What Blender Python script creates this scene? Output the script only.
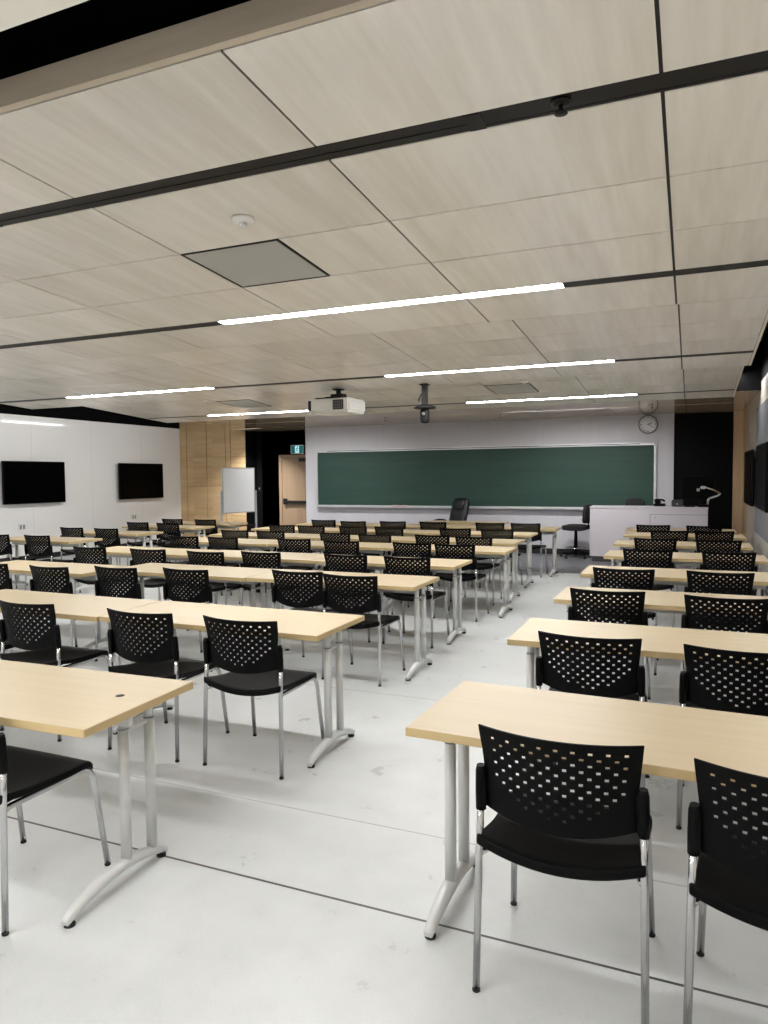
import bpy, bmesh, math, random
from mathutils import Vector, Matrix
random.seed(7)
for o in list(bpy.data.objects): bpy.data.objects.remove(o)
S = bpy.context.scene
COL = S.collection

# ------------------------------------------------------------------ camera
CAM_H = 1.5924
F, YAW, PIT, ROL = 718.67, math.radians(23.17), math.radians(2.888), math.radians(-0.5014)
def cam_dir(u, v):
    uu = u*math.cos(ROL)+v*math.sin(ROL); vv = -u*math.sin(ROL)+v*math.cos(ROL)
    return uu, vv
def world_vec(x, yf, zu):
    y = yf*math.cos(PIT)+zu*math.sin(PIT); z = -yf*math.sin(PIT)+zu*math.cos(PIT)
    return Vector((x*math.cos(YAW)-y*math.sin(YAW), x*math.sin(YAW)+y*math.cos(YAW), z))
fwd = world_vec(0, 1, 0)
a, b = cam_dir(1, 0); right = world_vec(a, 0, -b)
a, b = cam_dir(0, -1); up = world_vec(a, 0, -b)
cd = bpy.data.cameras.new('camera'); cam = bpy.data.objects.new('camera', cd); COL.objects.link(cam)
m = Matrix((right, up, -fwd)).transposed().to_4x4(); m.translation = Vector((0, 0, CAM_H))
cam.matrix_world = m
cd.sensor_fit = 'HORIZONTAL'; cd.sensor_width = 36; cd.lens = 36*F/768; cd.clip_start = .02; cd.clip_end = 100
S.camera = cam
# ------------------------------------------------------------------ exposure / world
vs = S.view_settings
S.display_settings.display_device = 'sRGB'
vs.view_transform = 'Standard'; vs.look = 'None'; vs.gamma = 1; vs.use_curve_mapping = False
vs.exposure = 0.0
LIGHT = 112.0          # brightness of the linear ceiling lights
w = bpy.data.worlds.new('world'); S.world = w; w.use_nodes = True
w.node_tree.nodes['Background'].inputs[0].default_value = (.9, .95, 1, 1)
w.node_tree.nodes['Background'].inputs[1].default_value = 0.02

def strip_lamp(name, x, y, z, length, along, aim, watts, col=(1, .99, .98), width=.03, spread=math.pi):
    l = bpy.data.lights.new(name, 'AREA'); l.shape = 'RECTANGLE'; l.size = length; l.size_y = width; l.energy = watts; l.color = col; l.spread = spread
    o = bpy.data.objects.new(name, l); COL.objects.link(o)
    a = Vector(aim).normalized(); u = Vector(along).normalized(); v = a.cross(u) * -1
    m = Matrix((u, v, -a)).transposed().to_4x4(); m.translation = Vector((x, y, z)); o.matrix_world = m
    return o
WASH, FILL_L, FILL_R, DOORL = 26, 41, 16, 48
DN = (0, .55, -.835)
strip_lamp('wall_washer', -1.9, 12.71, 2.694, 2.4, (1, 0, 0), DN, WASH, spread=math.radians(112))
strip_lamp('wall_washer', -4.5, 12.71, 2.694, 1.6, (1, 0, 0), DN, WASH*.25, spread=math.radians(112))
strip_lamp('wall_washer', -7.0, 12.71, 2.694, 1.9, (1, 0, 0), DN, WASH*.8, spread=math.radians(112))
for yy in (3.2, 7.4, 11.6): strip_lamp('wall_fill_lamp', -9.22, yy, 2.93, 4.0, (0, 1, 0), (-.80, 0, -.60), FILL_L)  # unseen lamps added above the ceiling edge to brighten the left wall
for yy, k in ((3.2, 1), (7.2, 1), (12.3, 3.3)): strip_lamp('wall_fill_lamp', .56, yy, 2.93, 4.0 if k == 1 else 3.8, (0, 1, 0), (.3, 0, -.95), FILL_R*k)  # added fill for the right wall, strongest at the far end, no fixture
strip_lamp('front_spot_lamp', -9.3, 13.95, 2.695, .08, (1, 0, 0), (-.22, .25, -.94), DOORL, width=.08, spread=math.radians(98))
strip_lamp('front_spot_lamp', -8.1, 12.95, 2.695, .2, (1, 0, 0), (-.3, .42, -.85), DOORL*.24, width=.08, spread=math.radians(125))  # extra lamp added to brighten the whiteboard and wood wall

# ------------------------------------------------------------------ materials
def srgb(r, g, b):
    f = lambda c: (c/255/12.92) if c/255 <= .04045 else ((c/255+.055)/1.055)**2.4
    return (f(r), f(g), f(b), 1)
def mat(name, col, rough=.5, metal=0, spec=.5, coat=0, coat_rough=.1):
    m = bpy.data.materials.new(name); m.use_nodes = True
    p = m.node_tree.nodes['Principled BSDF']
    p.inputs['Base Color'].default_value = col; p.inputs['Roughness'].default_value = rough
    p.inputs['Metallic'].default_value = metal; p.inputs['Specular IOR Level'].default_value = spec
    p.inputs['Coat Weight'].default_value = coat; p.inputs['Coat Roughness'].default_value = coat_rough
    return m
class NT:
    def __init__(s, m): s.t = m.node_tree; s.p = s.t.nodes['Principled BSDF']
    def n(s, kind, **kw):
        n = s.t.nodes.new(kind)
        for k, v in kw.items():
            if k.startswith('i_'): n.inputs[int(k[2:])].default_value = v
            else: setattr(n, k, v)
        return n
    def l(s, a, b): s.t.links.new(a, b)
    def math(s, op, a, b=None, c=None):
        n = s.n('ShaderNodeMath', operation=op)
        for i, q in enumerate((a, b, c)):
            if q is None: continue
            if isinstance(q, (int, float)): n.inputs[i].default_value = q
            else: s.l(q, n.inputs[i])
        return n.outputs[0]
    def mix(s, f, a, b, mode='MIX'):
        n = s.n('ShaderNodeMix', data_type='RGBA', blend_type=mode)
        for i, q in ((0, f), (6, a), (7, b)):
            if isinstance(q, (int, float, tuple)): n.inputs[i].default_value = q
            else: s.l(q, n.inputs[i])
        return n.outputs[2]
    def ramp(s, f, stops):
        n = s.n('ShaderNodeValToRGB'); s.l(f, n.inputs[0]); e = n.color_ramp.elements
        while len(e) < len(stops): e.new(.5)
        for q, (pos, c) in zip(e, stops): q.position = pos; q.color = c
        return n.outputs[0]
    def coords(s, scale=(1, 1, 1), obj=False, offset=None):
        g = s.n('ShaderNodeTexCoord').outputs['Object'] if obj else s.n('ShaderNodeNewGeometry').outputs['Position']
        if offset is not None:
            ad = s.n('ShaderNodeVectorMath', operation='ADD'); s.l(g, ad.inputs[0]); s.l(offset, ad.inputs[1]); g = ad.outputs[0]
        m = s.n('ShaderNodeMapping'); m.inputs['Scale'].default_value = scale; s.l(g, m.inputs[0]); return m.outputs[0]
    def noise(s, vec, scale=1, detail=4, rough=.5):
        n = s.n('ShaderNodeTexNoise'); n.inputs['Scale'].default_value = scale; n.inputs['Detail'].default_value = detail
        n.inputs['Roughness'].default_value = rough; s.l(vec, n.inputs['Vector']); return n.outputs['Fac']
    def bump(s, f, strength=.1, dist=.01):
        b = s.n('ShaderNodeBump'); b.inputs['Strength'].default_value = strength; b.inputs['Distance'].default_value = dist
        s.l(f, b.inputs['Height']); s.l(b.outputs[0], s.p.inputs['Normal'])

def wood(name, c1, c2, axis='y', rough=.35, scale=1., panel=None, obj=False, coat=0, spec=.5):
    """fine straight grain running along axis; panel=(ax,px,ox, ay,py,oy) gives every board its own tone"""
    m = mat(name, c1, rough, coat=coat, spec=spec); t = NT(m)
    off = None; tone = None
    if panel:
        g = t.n('ShaderNodeNewGeometry').outputs['Position']; sep = t.n('ShaderNodeSeparateXYZ'); t.l(g, sep.inputs[0])
        fx = t.math('FLOOR', t.math('DIVIDE', t.math('SUBTRACT', sep.outputs[panel[0]], panel[2]), panel[1]))
        fy = t.math('FLOOR', t.math('DIVIDE', t.math('SUBTRACT', sep.outputs[panel[3]], panel[5]), panel[4]))
        cb = t.n('ShaderNodeCombineXYZ'); t.l(fx, cb.inputs[0]); t.l(fy, cb.inputs[1])
        wn = t.n('ShaderNodeTexWhiteNoise', noise_dimensions='3D'); t.l(cb.outputs[0], wn.inputs['Vector'])
        sc = t.n('ShaderNodeVectorMath', operation='SCALE'); t.l(wn.outputs['Color'], sc.inputs[0]); sc.inputs['Scale'].default_value = 9
        off = sc.outputs[0]; tone = wn.outputs['Value']
    k = {'x': (1.2, 22, 22), 'y': (22, 1.2, 22), 'z': (22, 22, 1.2)}[axis]; k = tuple(q*scale for q in k)
    k2 = {'x': (.35, 4, 4), 'y': (4, .35, 4), 'z': (4, 4, .35)}[axis]; k2 = tuple(q*scale for q in k2)
    n1 = t.noise(t.coords(k, obj, off), 1, 6, .6); n2 = t.noise(t.coords(k2, obj, off), 1, 3)
    f = t.math('ADD', t.math('MULTIPLY', n1, .45), t.math('MULTIPLY', n2, .55))
    col = t.ramp(f, [(.32, c2), (.62, c1)])
    if tone is not None:
        sh = t.math('ADD', t.math('MULTIPLY', tone, .10), .93)
        cc = t.n('ShaderNodeCombineColor'); [t.l(sh, cc.inputs[i]) for i in range(3)]
        col = t.mix(1.0, col, cc.outputs[0], 'MULTIPLY')
    t.l(col, t.p.inputs['Base Color'])
    t.bump(n1, .04, .002)
    return m

M = {}
M['ceiling'] = []
for k in range(4):
    g_ = (0, 4, -4, -7)[k]
    M['ceiling'].append(wood('ceiling_laminate', srgb(233+g_, 229+g_, 222+g_), srgb(212+g_, 206+g_, 196+g_), 'y', .24, (.8, .9, .7, .85)[k], spec=.45))
M['soffit'] = wood('soffit_laminate', srgb(206, 190, 165), srgb(186, 166, 138), 'x', .07, 1., spec=.8)
M['wood_wall'] = wood('maple_wall_panel', srgb(212, 182, 138), srgb(184, 150, 106), 'x', .35, .8, panel=(0, .58, -11.5, 2, .71, -.04))
M['wood_wall_right'] = wood('maple_wall_panel_upright', srgb(224, 196, 158), srgb(204, 172, 134), 'z', .35, .8)
M['fascia'] = wood('fascia_laminate', srgb(196, 184, 166), srgb(172, 158, 140), 'x', .35, 1)
M['pale_edge'] = mat('pale_panel_edge', srgb(205, 197, 180), .4)
M['void'] = mat('black_plenum_paint', srgb(7, 7, 9), .8, spec=.08)
M['black_wall'] = mat('black_wall_paint', srgb(9, 9, 12), .6, spec=.12)
M['channel'] = mat('black_channel_metal', srgb(26, 25, 24), .45, spec=.2)
M['slot'] = mat('slot_black', srgb(6, 6, 6), .6)
M['table_top'] = wood('maple_laminate_top', srgb(208, 191, 160), srgb(199, 180, 147), 'x', .38, 1.1, obj=True)
M['table_edge'] = mat('maple_edge_band', srgb(196, 172, 126), .45)
M['table_metal'] = mat('silver_powder_coat', srgb(206, 207, 206), .38, metal=.15)
M['chrome'] = mat('chrome_tube', srgb(200, 200, 202), .18, metal=1)
M['plastic'] = mat('black_chair_plastic', srgb(6, 6, 7), .5, spec=.10)
M['rubber'] = mat('black_rubber', srgb(12, 12, 12), .6)
M['screen'] = mat('tv_screen_glass', srgb(1, 1, 2), .3, spec=.03)
M['bezel'] = mat('black_bezel', srgb(6, 6, 7), .5, spec=.12)
M['white_plastic'] = mat('white_plastic', srgb(225, 224, 220), .4)
M['alu'] = mat('aluminium', srgb(205, 206, 208), .35, metal=.5)
M['white_lam'] = mat('white_console_laminate', srgb(204, 199, 206), .35)
M['console_gap'] = mat('console_gap', srgb(92, 88, 90), .5)
M['toe_kick'] = mat('toe_kick_grey', srgb(74, 68, 72), .5)
M['door'] = wood('door_veneer', srgb(146, 124, 100), srgb(132, 110, 86), 'z', .4, .8)
M['door_frame'] = mat('door_frame_tan', srgb(146, 122, 98), .45)
M['dark_metal'] = mat('dark_metal', srgb(46, 44, 44), .4, metal=.6)
M['leather'] = mat('black_leather', srgb(22, 24, 28), .4)
M['fabric'] = mat('black_fabric', srgb(18, 18, 20), .85)
M['marker_white'] = mat('whiteboard_surface', srgb(246, 248, 250), .3)
M['baseboard'] = mat('black_vinyl_base', srgb(22, 21, 22), .5)
M['red'] = mat('red_plastic', srgb(170, 30, 34), .4)
M['lens'] = mat('lens_glass', srgb(10, 10, 14), .05, spec=.8)
M['clock_face'] = mat('clock_face', srgb(252, 252, 255), .4)
M['clock_rim'] = mat('clock_rim', srgb(120, 120, 128), .35)
M['ink'] = mat('dark_ink', srgb(30, 30, 34), .5)
M['brush_red'] = mat('red_eraser_felt', srgb(190, 110, 100), .8)
M['glass_board'] = mat('grey_glass_board', srgb(188, 192, 200), .13, spec=.6)
M['rubber_grey'] = mat('grey_casters', srgb(40, 40, 42), .5)

def emis(name, col, s):
    m = mat(name, (0, 0, 0, 1)); p = m.node_tree.nodes['Principled BSDF']
    p.inputs['Emission Color'].default_value = col; p.inputs['Emission Strength'].default_value = s
    return m
M['lamp'] = emis('lamp_diffuser', (1, .995, .985, 1), LIGHT)
M['exit_green'] = emis('exit_sign_green', srgb(20, 120, 120), .55)
M['exit_white'] = emis('exit_sign_white', srgb(190, 235, 240), 1.0)

# floor: pale grey sheet flooring with seams
def floor_mat(name, c1, c2, seams):
    m = mat(name, c1, .30, spec=.35); t = NT(m)
    co = t.coords((1, 1, 1))
    big = t.noise(co, .8, 3); mid = t.noise(co, 5, 5, .6); fine = t.noise(co, 160, 2, .7)
    f = t.math('ADD', t.math('ADD', t.math('MULTIPLY', big, .35), t.math('MULTIPLY', mid, .35)), t.math('MULTIPLY', fine, .3))
    col = t.ramp(f, [(.38, c2), (.6, c1)])
    spots = t.noise(co, 28, 2, .6)
    spots = t.ramp(spots, [(.26, (.93, .93, .93, 1)), (.34, (1, 1, 1, 1))])
    col = t.mix(1.0, col, spots, 'MULTIPLY')
    g = t.n('ShaderNodeNewGeometry').outputs['Position']; sep = t.n('ShaderNodeSeparateXYZ'); t.l(g, sep.inputs[0])
    for y0, wd, dark in seams:
        d = t.math('ABSOLUTE', t.math('SUBTRACT', sep.outputs[1], y0))
        k = t.math('LESS_THAN', d, wd)
        col = t.mix(t.math('MULTIPLY', k, 1.0), col, dark)
    t.l(col, t.p.inputs['Base Color'])
    r = t.ramp(mid, [(.3, (.26, .26, .26, 1)), (.7, (.40, .40, .40, 1))]); t.l(r, t.p.inputs['Roughness'])
    return m
M['floor'] = floor_mat('pale_sheet_floor', srgb(212, 214, 214), srgb(198, 200, 200),
    [(2.345, .006, srgb(82, 80, 78)), (2.93, .0025, srgb(140, 140, 138)), (4.76, .003, srgb(130, 130, 128)),
     (6.59, .003, srgb(130, 130, 128)), (8.42, .003, srgb(130, 130, 128)), (10.25, .003, srgb(130, 130, 128)), (.5, .004, srgb(120, 120, 118))])
M['front_floor'] = floor_mat('dark_sheet_floor', srgb(112, 112, 116), srgb(98, 98, 102), [])

def panel_wall(name, c, rough, axis, period, off, dark, spec=.5, coat=0, coat_rough=.05):
    m = mat(name, c, rough, spec=spec, coat=coat, coat_rough=coat_rough); t = NT(m)
    g = t.n('ShaderNodeNewGeometry').outputs['Position']; sep = t.n('ShaderNodeSeparateXYZ'); t.l(g, sep.inputs[0])
    q = t.math('MODULO', t.math('ADD', t.math('SUBTRACT', sep.outputs[axis], off), 100*period), period)
    k = t.math('LESS_THAN', q, .006)
    t.l(t.mix(k, c, dark), t.p.inputs['Base Color'])
    return m
M['white_wall'] = panel_wall('white_glossy_wall', srgb(236, 235, 232), .35, 1, 1.533, 10.273, srgb(205, 203, 198), coat=.35, coat_rough=.06)
M['right_wall'] = panel_wall('cream_glossy_wall', srgb(228, 221, 212), .35, 1, 1.533, .05, srgb(160, 155, 148), coat=.5, coat_rough=.05)
M['grey_wall'] = mat('grey_wall_paint', srgb(192, 191, 197), .5)
t = NT(M['grey_wall']); n = t.noise(t.coords((30, 1, .4)), 1, 4); t.l(t.ramp(n, [(.3, srgb(196, 195, 201)), (.7, srgb(200, 199, 205))]), t.p.inputs['Base Color'])
# chalkboard green with faint horizontal chalk smears
M['chalk'] = mat('green_chalkboard', srgb(40, 72, 62), .55, spec=.3); t = NT(M['chalk'])
n = t.noise(t.coords((.5, 1, 7)), 1.5, 5, .6); t.l(t.ramp(n, [(.4, srgb(42, 68, 60)), (.75, srgb(48, 75, 66))]), t.p.inputs['Base Color'])
# perforated ceiling grille
M['perforated'] = mat('perforated_grille', srgb(120, 120, 116), .5, metal=.3); t = NT(M['perforated'])
vo = t.n('ShaderNodeTexVoronoi', feature='F1'); vo.inputs['Scale'].default_value = 110; vo.inputs['Randomness'].default_value = 0
t.l(t.coords((1, 1, 0)), vo.inputs['Vector']); t.l(t.ramp(vo.outputs['Distance'], [(.28, srgb(96, 97, 96)), (.36, srgb(200, 201, 198))]), t.p.inputs['Base Color'])

# ------------------------------------------------------------------ mesh helpers
class MB:
    def __init__(s): s.bm = bmesh.new(); s.mats = []
    def mi(s, m):
        if m not in s.mats: s.mats.append(m)
        return s.mats.index(m)
    def box(s, x0, x1, y0, y1, z0, z1, m, bevel=0, z_at=None, rot=None):
        b = bmesh.new(); bmesh.ops.create_cube(b, size=1)
        for v in b.verts:
            v.co = Vector((x0+(v.co.x+.5)*(x1-x0), y0+(v.co.y+.5)*(y1-y0), z0+(v.co.z+.5)*(z1-z0)))
        if bevel: bmesh.ops.bevel(b, geom=list(b.edges), offset=bevel, segments=2, affect='EDGES', clamp_overlap=True)
        if z_at:
            for v in b.verts: v.co.z += z_at(v.co.y)
        s.add(b, m, rot); return s
    def add(s, b, m, xf=None, smooth=False):
        i = s.mi(m)
        if xf is not None: b.transform(xf)
        mp = {}
        for v in b.verts: mp[v] = s.bm.verts.new(v.co)
        for f in b.faces:
            try: g = s.bm.faces.new([mp[v] for v in f.verts])
            except ValueError: continue
            g.material_index = i; g.smooth = smooth or f.smooth
        b.free()
    def tube(s, pts, r, m, n=10, rs=None, cap=True, squash=None):
        i = s.mi(m); pts = [Vector(p) for p in pts]; rings = []
        ref = None
        for k, p in enumerate(pts):
            d = (pts[min(k+1, len(pts)-1)]-pts[max(k-1, 0)]).normalized()
            if ref is None:
                ref = Vector((1, 0, 0)) if abs(d.x) < .9 else Vector((0, 1, 0))
            u = (ref-d*ref.dot(d)).normalized(); v = d.cross(u); ref = u
            rr = rs[k] if rs else r
            su, sv = (squash if squash else (1, 1))
            rings.append([s.bm.verts.new(p+u*math.cos(2*math.pi*j/n)*rr*su+v*math.sin(2*math.pi*j/n)*rr*sv) for j in range(n)])
        for q in range(len(rings)-1):
            for j in range(n):
                f = s.bm.faces.new((rings[q][j], rings[q][(j+1) % n], rings[q+1][(j+1) % n], rings[q+1][j])); f.material_index = i; f.smooth = True
        if cap:
            f = s.bm.faces.new(rings[0][::-1]); f.material_index = i
            f = s.bm.faces.new(rings[-1]); f.material_index = i
        return s
    def lathe(s, prof, m, c=(0, 0, 0), n=24, xf=None, smooth=True):
        b = bmesh.new(); rings = []
        for r, z in prof:
            if r < 1e-5: rings.append([b.verts.new((0, 0, z))])
            else: rings.append([b.verts.new((r*math.cos(2*math.pi*j/n), r*math.sin(2*math.pi*j/n), z)) for j in range(n)])
        for A, B in zip(rings, rings[1:]):
            for j in range(n):
                vs_ = []
                vs_ += [A[0]] if len(A) == 1 else [A[j], A[(j+1) % n]]
                vs_ += [B[0]] if len(B) == 1 else [B[(j+1) % n], B[j]]
                if len(vs_) > 2: f = b.faces.new(vs_); f.smooth = smooth
        X = Matrix.Translation(c) if xf is None else Matrix.Translation(c) @ xf
        s.add(b, m, X); return s
    def build(s, name, parent=None, loc=None, recalc=True):
        if recalc: bmesh.ops.recalc_face_normals(s.bm, faces=list(s.bm.faces))
        me = bpy.data.meshes.new(name); s.bm.to_mesh(me); s.bm.free()
        for m in s.mats: me.materials.append(m)
        o = bpy.data.objects.new(name, me); COL.objects.link(o)
        if parent is not None: o.parent = parent
        if loc: o.location = loc
        return o
def thing(name, label, cat, loc=(0, 0, 0), rz=0, group=None):
    o = bpy.data.objects.new(name, None); COL.objects.link(o); o.location = loc; o.rotation_euler = (0, 0, rz); o.empty_display_size = .1
    tag(o, label, cat, group); return o
def tag(o, label, cat, group=None):
    o['label'] = label; o['category'] = cat
    if group: o['group'] = group
    return o
def struct(o): o['kind'] = 'structure'; return o
def dup(root, loc, rz, label, group=None):
    r = root.copy(); COL.objects.link(r); r.location = loc; r.rotation_euler = (0, 0, rz); r['label'] = label
    if group: r['group'] = group
    for ch in list(root.children):
        c = ch.copy(); COL.objects.link(c); c.parent = r
        for g in list(ch.children):
            d = g.copy(); COL.objects.link(d); d.parent = c
    return r
def apply_mods(o):
    dg = bpy.context.evaluated_depsgraph_get(); me = bpy.data.meshes.new_from_object(o.evaluated_get(dg))
    old = o.data; o.modifiers.clear(); o.data = me; bpy.data.meshes.remove(old)

# ================================================================== SETTING
XL, XR, YB, YF = -11.9, .85, -4.0, 14.5          # left wall, right wall, wall behind, front wall
WT = 2.82                                        # top of the light walls, black plenum above
ZP = 3.35
mb = MB(); mb.box(XL-.2, XR+.2, YB-.2, 11.74, -.1, 0, M['floor']); struct(mb.build('floor'))
mb = MB(); mb.box(XL-.2, XR+.2, 11.74, 15.5, -.1, 0, M['front_floor']); struct(mb.build('floor'))
# left wall
mb = MB(); mb.box(XL-.15, XL, YB-.2, 14.73, 0, WT, M['white_wall']); struct(mb.build('wall_left'))
mb = MB(); mb.box(XL-.15, XL, YB-.2, 14.73, WT, ZP, M['void']); struct(mb.build('trim_1'))
mb = MB(); mb.box(XL, XL+.012, YB, 14.73, 0, .10, M['baseboard']); struct(mb.build('baseboard_left'))
# right wall
mb = MB()
mb.box(XR, XR+.15, YB-.2, 13.3, 0, WT, M['right_wall'])
struct(mb.build('wall_right'))
mb = MB(); mb.box(XR, XR+.15, 13.3, 14.5, 0, WT, M['wood_wall_right']); mb.box(.69, XR, 14.5, 14.7, 0, WT, M['wood_wall_right'])
struct(mb.build('wall_right'))
mb = MB(); mb.box(XR, XR+.15, YB-.2, 11.5, WT, ZP, M['void']); struct(mb.build('trim_2'))
mb = MB(); mb.box(XR-.012, XR, YB, 13.3, 0, .10, M['baseboard']); struct(mb.build('baseboard_right'))
# glossy grey glass panel on the right wall
mb = MB(); mb.box(XR-.008, XR, 4.0, 11.55, .75, 2.5, M['glass_board'], .002); struct(mb.build('trim_3'))
# wall behind the camera
mb = MB(); mb.box(XL-.15, XR+.15, YB-.15, YB, 0, ZP, M['white_wall']); struct(mb.build('wall_back'))
# front wall: wood, black recess, grey, black
mb = MB()
for x0, x1 in ((-11.9, -11.70), (-11.69, -11.09), (-11.08, -10.53), (-10.52, -10.38), (-10.37, -9.94)):
    zz = [0, .648, 1.372, 2.093, ZP] if x1-x0 > .3 and x0 > -11.8 else [0, ZP]
    for z0, z1 in zip(zz, zz[1:]): mb.box(x0+.003, x1-.003, 14.73, 14.75, z0+.004, z1-.004, M['wood_wall'])
mb.box(-12.05, -9.945, 14.75, 14.95, 0, ZP, mat('panel_joint', srgb(120, 92, 62), .6)); struct(mb.build('wall_front'))
mb = MB(); mb.box(-9.78, -8.0, 15.2, 15.35, 0, WT, M['black_wall']); mb.box(-9.946, -9.932, 14.732, 15.35, 0, ZP, M['black_wall'])
mb.box(-8.1, -7.95, 14.62, 15.35, 0, WT, M['black_wall']); struct(mb.build('wall_recess'))
mb = MB(); mb.box(-10.4, -8.1, 15.2, 15.35, 0, ZP, M['black_wall']); struct(mb.build('wall_recess'))
mb = MB(); mb.box(-8.15, -.31, 14.5, 14.62, 0, WT, M['grey_wall']); struct(mb.build('wall_front'))
mb = MB(); mb.box(-.31, .69, 14.56, 14.7, 0, WT, M['black_wall']); struct(mb.build('wall_front'))
mb = MB(); mb.box(-8.15, -.31, 14.486, 14.5, 0, .11, M['baseboard']); struct(mb.build('baseboard_front'))

# ------------------------------------------------------------------ sawtooth ceiling
SL = .068
SECT = [(1.83, 4.92, 2.05), (4.92, 7.92, 4.91), (7.92, 10.95, 7.78)]
ROWS = [[1.83, 2.425, ('c', 2.425, 2.53), 3.13, 3.70, 4.265, ('c', 4.265, 4.365), 4.92],
        [4.92, 5.53, 6.17, 6.74, 7.265, ('c', 7.265, 7.365), 7.92],
        [7.92, 8.52, 9.16, 9.80, 10.35, ('c', 10.35, 10.45), 10.95]]
XJ = [.5, -.1, -1.3, -2.5, -3.7, -4.9, -6.1, -7.3, -8.5, -9.1]
GR = [(-2.5, -1.9, 3.13, 3.70), (-2.5, -1.9, 9.16, 9.80), (-6.7, -6.1, 9.16, 9.80), (-7.3, -6.7, 3.13, 3.70)]
def zc(y):
    for y0, y1, ref in SECT:
        if y0 <= y < y1: return 2.842-SL*(y-ref)
    return 2.85
LIGHTS_X = [(-3.1, -.7), (-7.77, -5.4)]
for si, (y0s, y1s, ref) in enumerate(SECT):
    zf = (lambda ref: (lambda y: 2.842-SL*(y-ref)))(ref)
    mb = MB()
    spans = []; prev = None
    for r in ROWS[si]:
        if isinstance(r, tuple):
            prev = r[2]
        else:
            if prev is not None and r-prev > .02: spans.append((prev, r))
            prev = r
    chans = [r for r in ROWS[si] if isinstance(r, tuple)]
    for (ya, yb) in spans:
        for xa, xb in zip(XJ[1:], XJ):
            ga = .0062 if abs(xa+.1) < .01 else .005; gb = .0062 if abs(xb+.1) < .01 else .005
            segs = [(xa, xb)]
            for gx0, gx1, gy0, gy1 in GR:
                if abs(gy0-ya) < .02 and gx0 >= xa-.01 and gx1 <= xb+.01:
                    segs = [q for q in ((xa, gx0), (gx1, xb)) if q[1]-q[0] > .02]
            for (p, q) in segs:
                mb.box(p+ga, q-gb, ya+(.010 if ya == 1.83 else .0045), yb-.0045, 0, .02, M['ceiling'][random.randrange(4)], z_at=zf)
    # dark backing that shows through the joints, and end fascias
    mb.box(XJ[-1], XJ[0], y0s, y1s, .005, .06, M['slot'], z_at=zf)
    mb.box(XJ[-1], XJ[0], y0s-.03, y0s, -.002, .088, M['fascia'], z_at=lambda y, z=zf(y0s): z)
    mb.box(XJ[-1], XJ[0], y1s-.002, y1s, 0.0, .10, M['fascia'], z_at=lambda y, z=zf(y1s): z)
    mb.box(XJ[0], XJ[0]+.02, y0s, y1s, -.002, .085, M['pale_edge'], z_at=zf)
    mb.box(XJ[-1]-.02, XJ[-1], y0s, y1s, -.002, .085, M['pale_edge'], z_at=zf)
    struct(mb.build('ceiling'))
    # channels
    for _, ca, cb in chans:
        mb = MB()
        lit = [] if si == 0 and ca < 3 else ([(-3.1, -.7), (-7.85, -5.45)] if si == 0 else LIGHTS_X)
        xs = [XJ[-1]]
        for l0, l1 in sorted(lit): xs += [l0, l1]
        xs += [XJ[0]]
        wide = si == 0 and ca < 3
        for i in range(0, len(xs), 2):
            if wide:
                mb.box(xs[i], -3.1, ca+.002, cb-.002, .004, .03, M['channel'], z_at=zf)
                mb.box(-.7, xs[i+1], ca+.002, cb-.018, .004, .03, M['channel'], z_at=zf)
                mb.box(-.7, xs[i+1], cb-.014, cb-.002, .003, .03, M['channel'], z_at=zf)
            else:
                mb.box(xs[i], xs[i+1], ca+.002, cb-.002, .002, .04, M['slot'], z_at=zf)
        struct(mb.build('trim_4'))
# soffit in front of the chalkboard wall
mb = MB()
for x0, x1 in zip(XJ[:0:-1], XJ[-2:0:-1]+[XR]):
    for ya, yb in ((10.985, 12.69), (12.73, 15.35)):
        mb.box(x0+.003, x1-.003, ya, yb, 2.70, 2.72, M['soffit'])
mb.box(-9.93, -9.1, 14.2, 15.35, 2.70, 2.72, M['soffit'])
mb.box(-9.1, XR, 10.99, 15.35, 2.74, 2.77, M['void'])
mb.box(-9.1, .5, 10.975, 10.985, 2.701, 2.75, M['soffit']); mb.box(.5, XR, 10.975, 10.985, 2.701, 2.75, M['void'])
struct(mb.build('ceiling'))
# black plenum above and nearer white ceiling
mb = MB(); mb.box(XL-.15, XR+.15, 1.5, 15.4, ZP, ZP+.1, M['void'])
mb.box(XL-.15, XR+.15, 1.50, 1.52, 2.87, ZP, M['void']); mb.box(-9.1, XR, 11.0, 11.02, 2.75, ZP, M['void']); struct(mb.build('ceiling'))
M['near_ceiling'] = mat('near_ceiling_white', srgb(246, 242, 232), .6)
mb = MB()
for ya, yb in ((YB-.15, -2.75), (-2.65, .25), (.35, 1.5)): mb.box(XL-.15, XR+.15, ya, yb, 2.85, 2.95, M['near_ceiling'])
for ya, yb in ((-2.75, -2.65), (.25, .35)): mb.box(XL-.15, XR+.15, ya, yb, 2.91, 2.95, M['near_ceiling'])
struct(mb.build('ceiling'))

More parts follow.
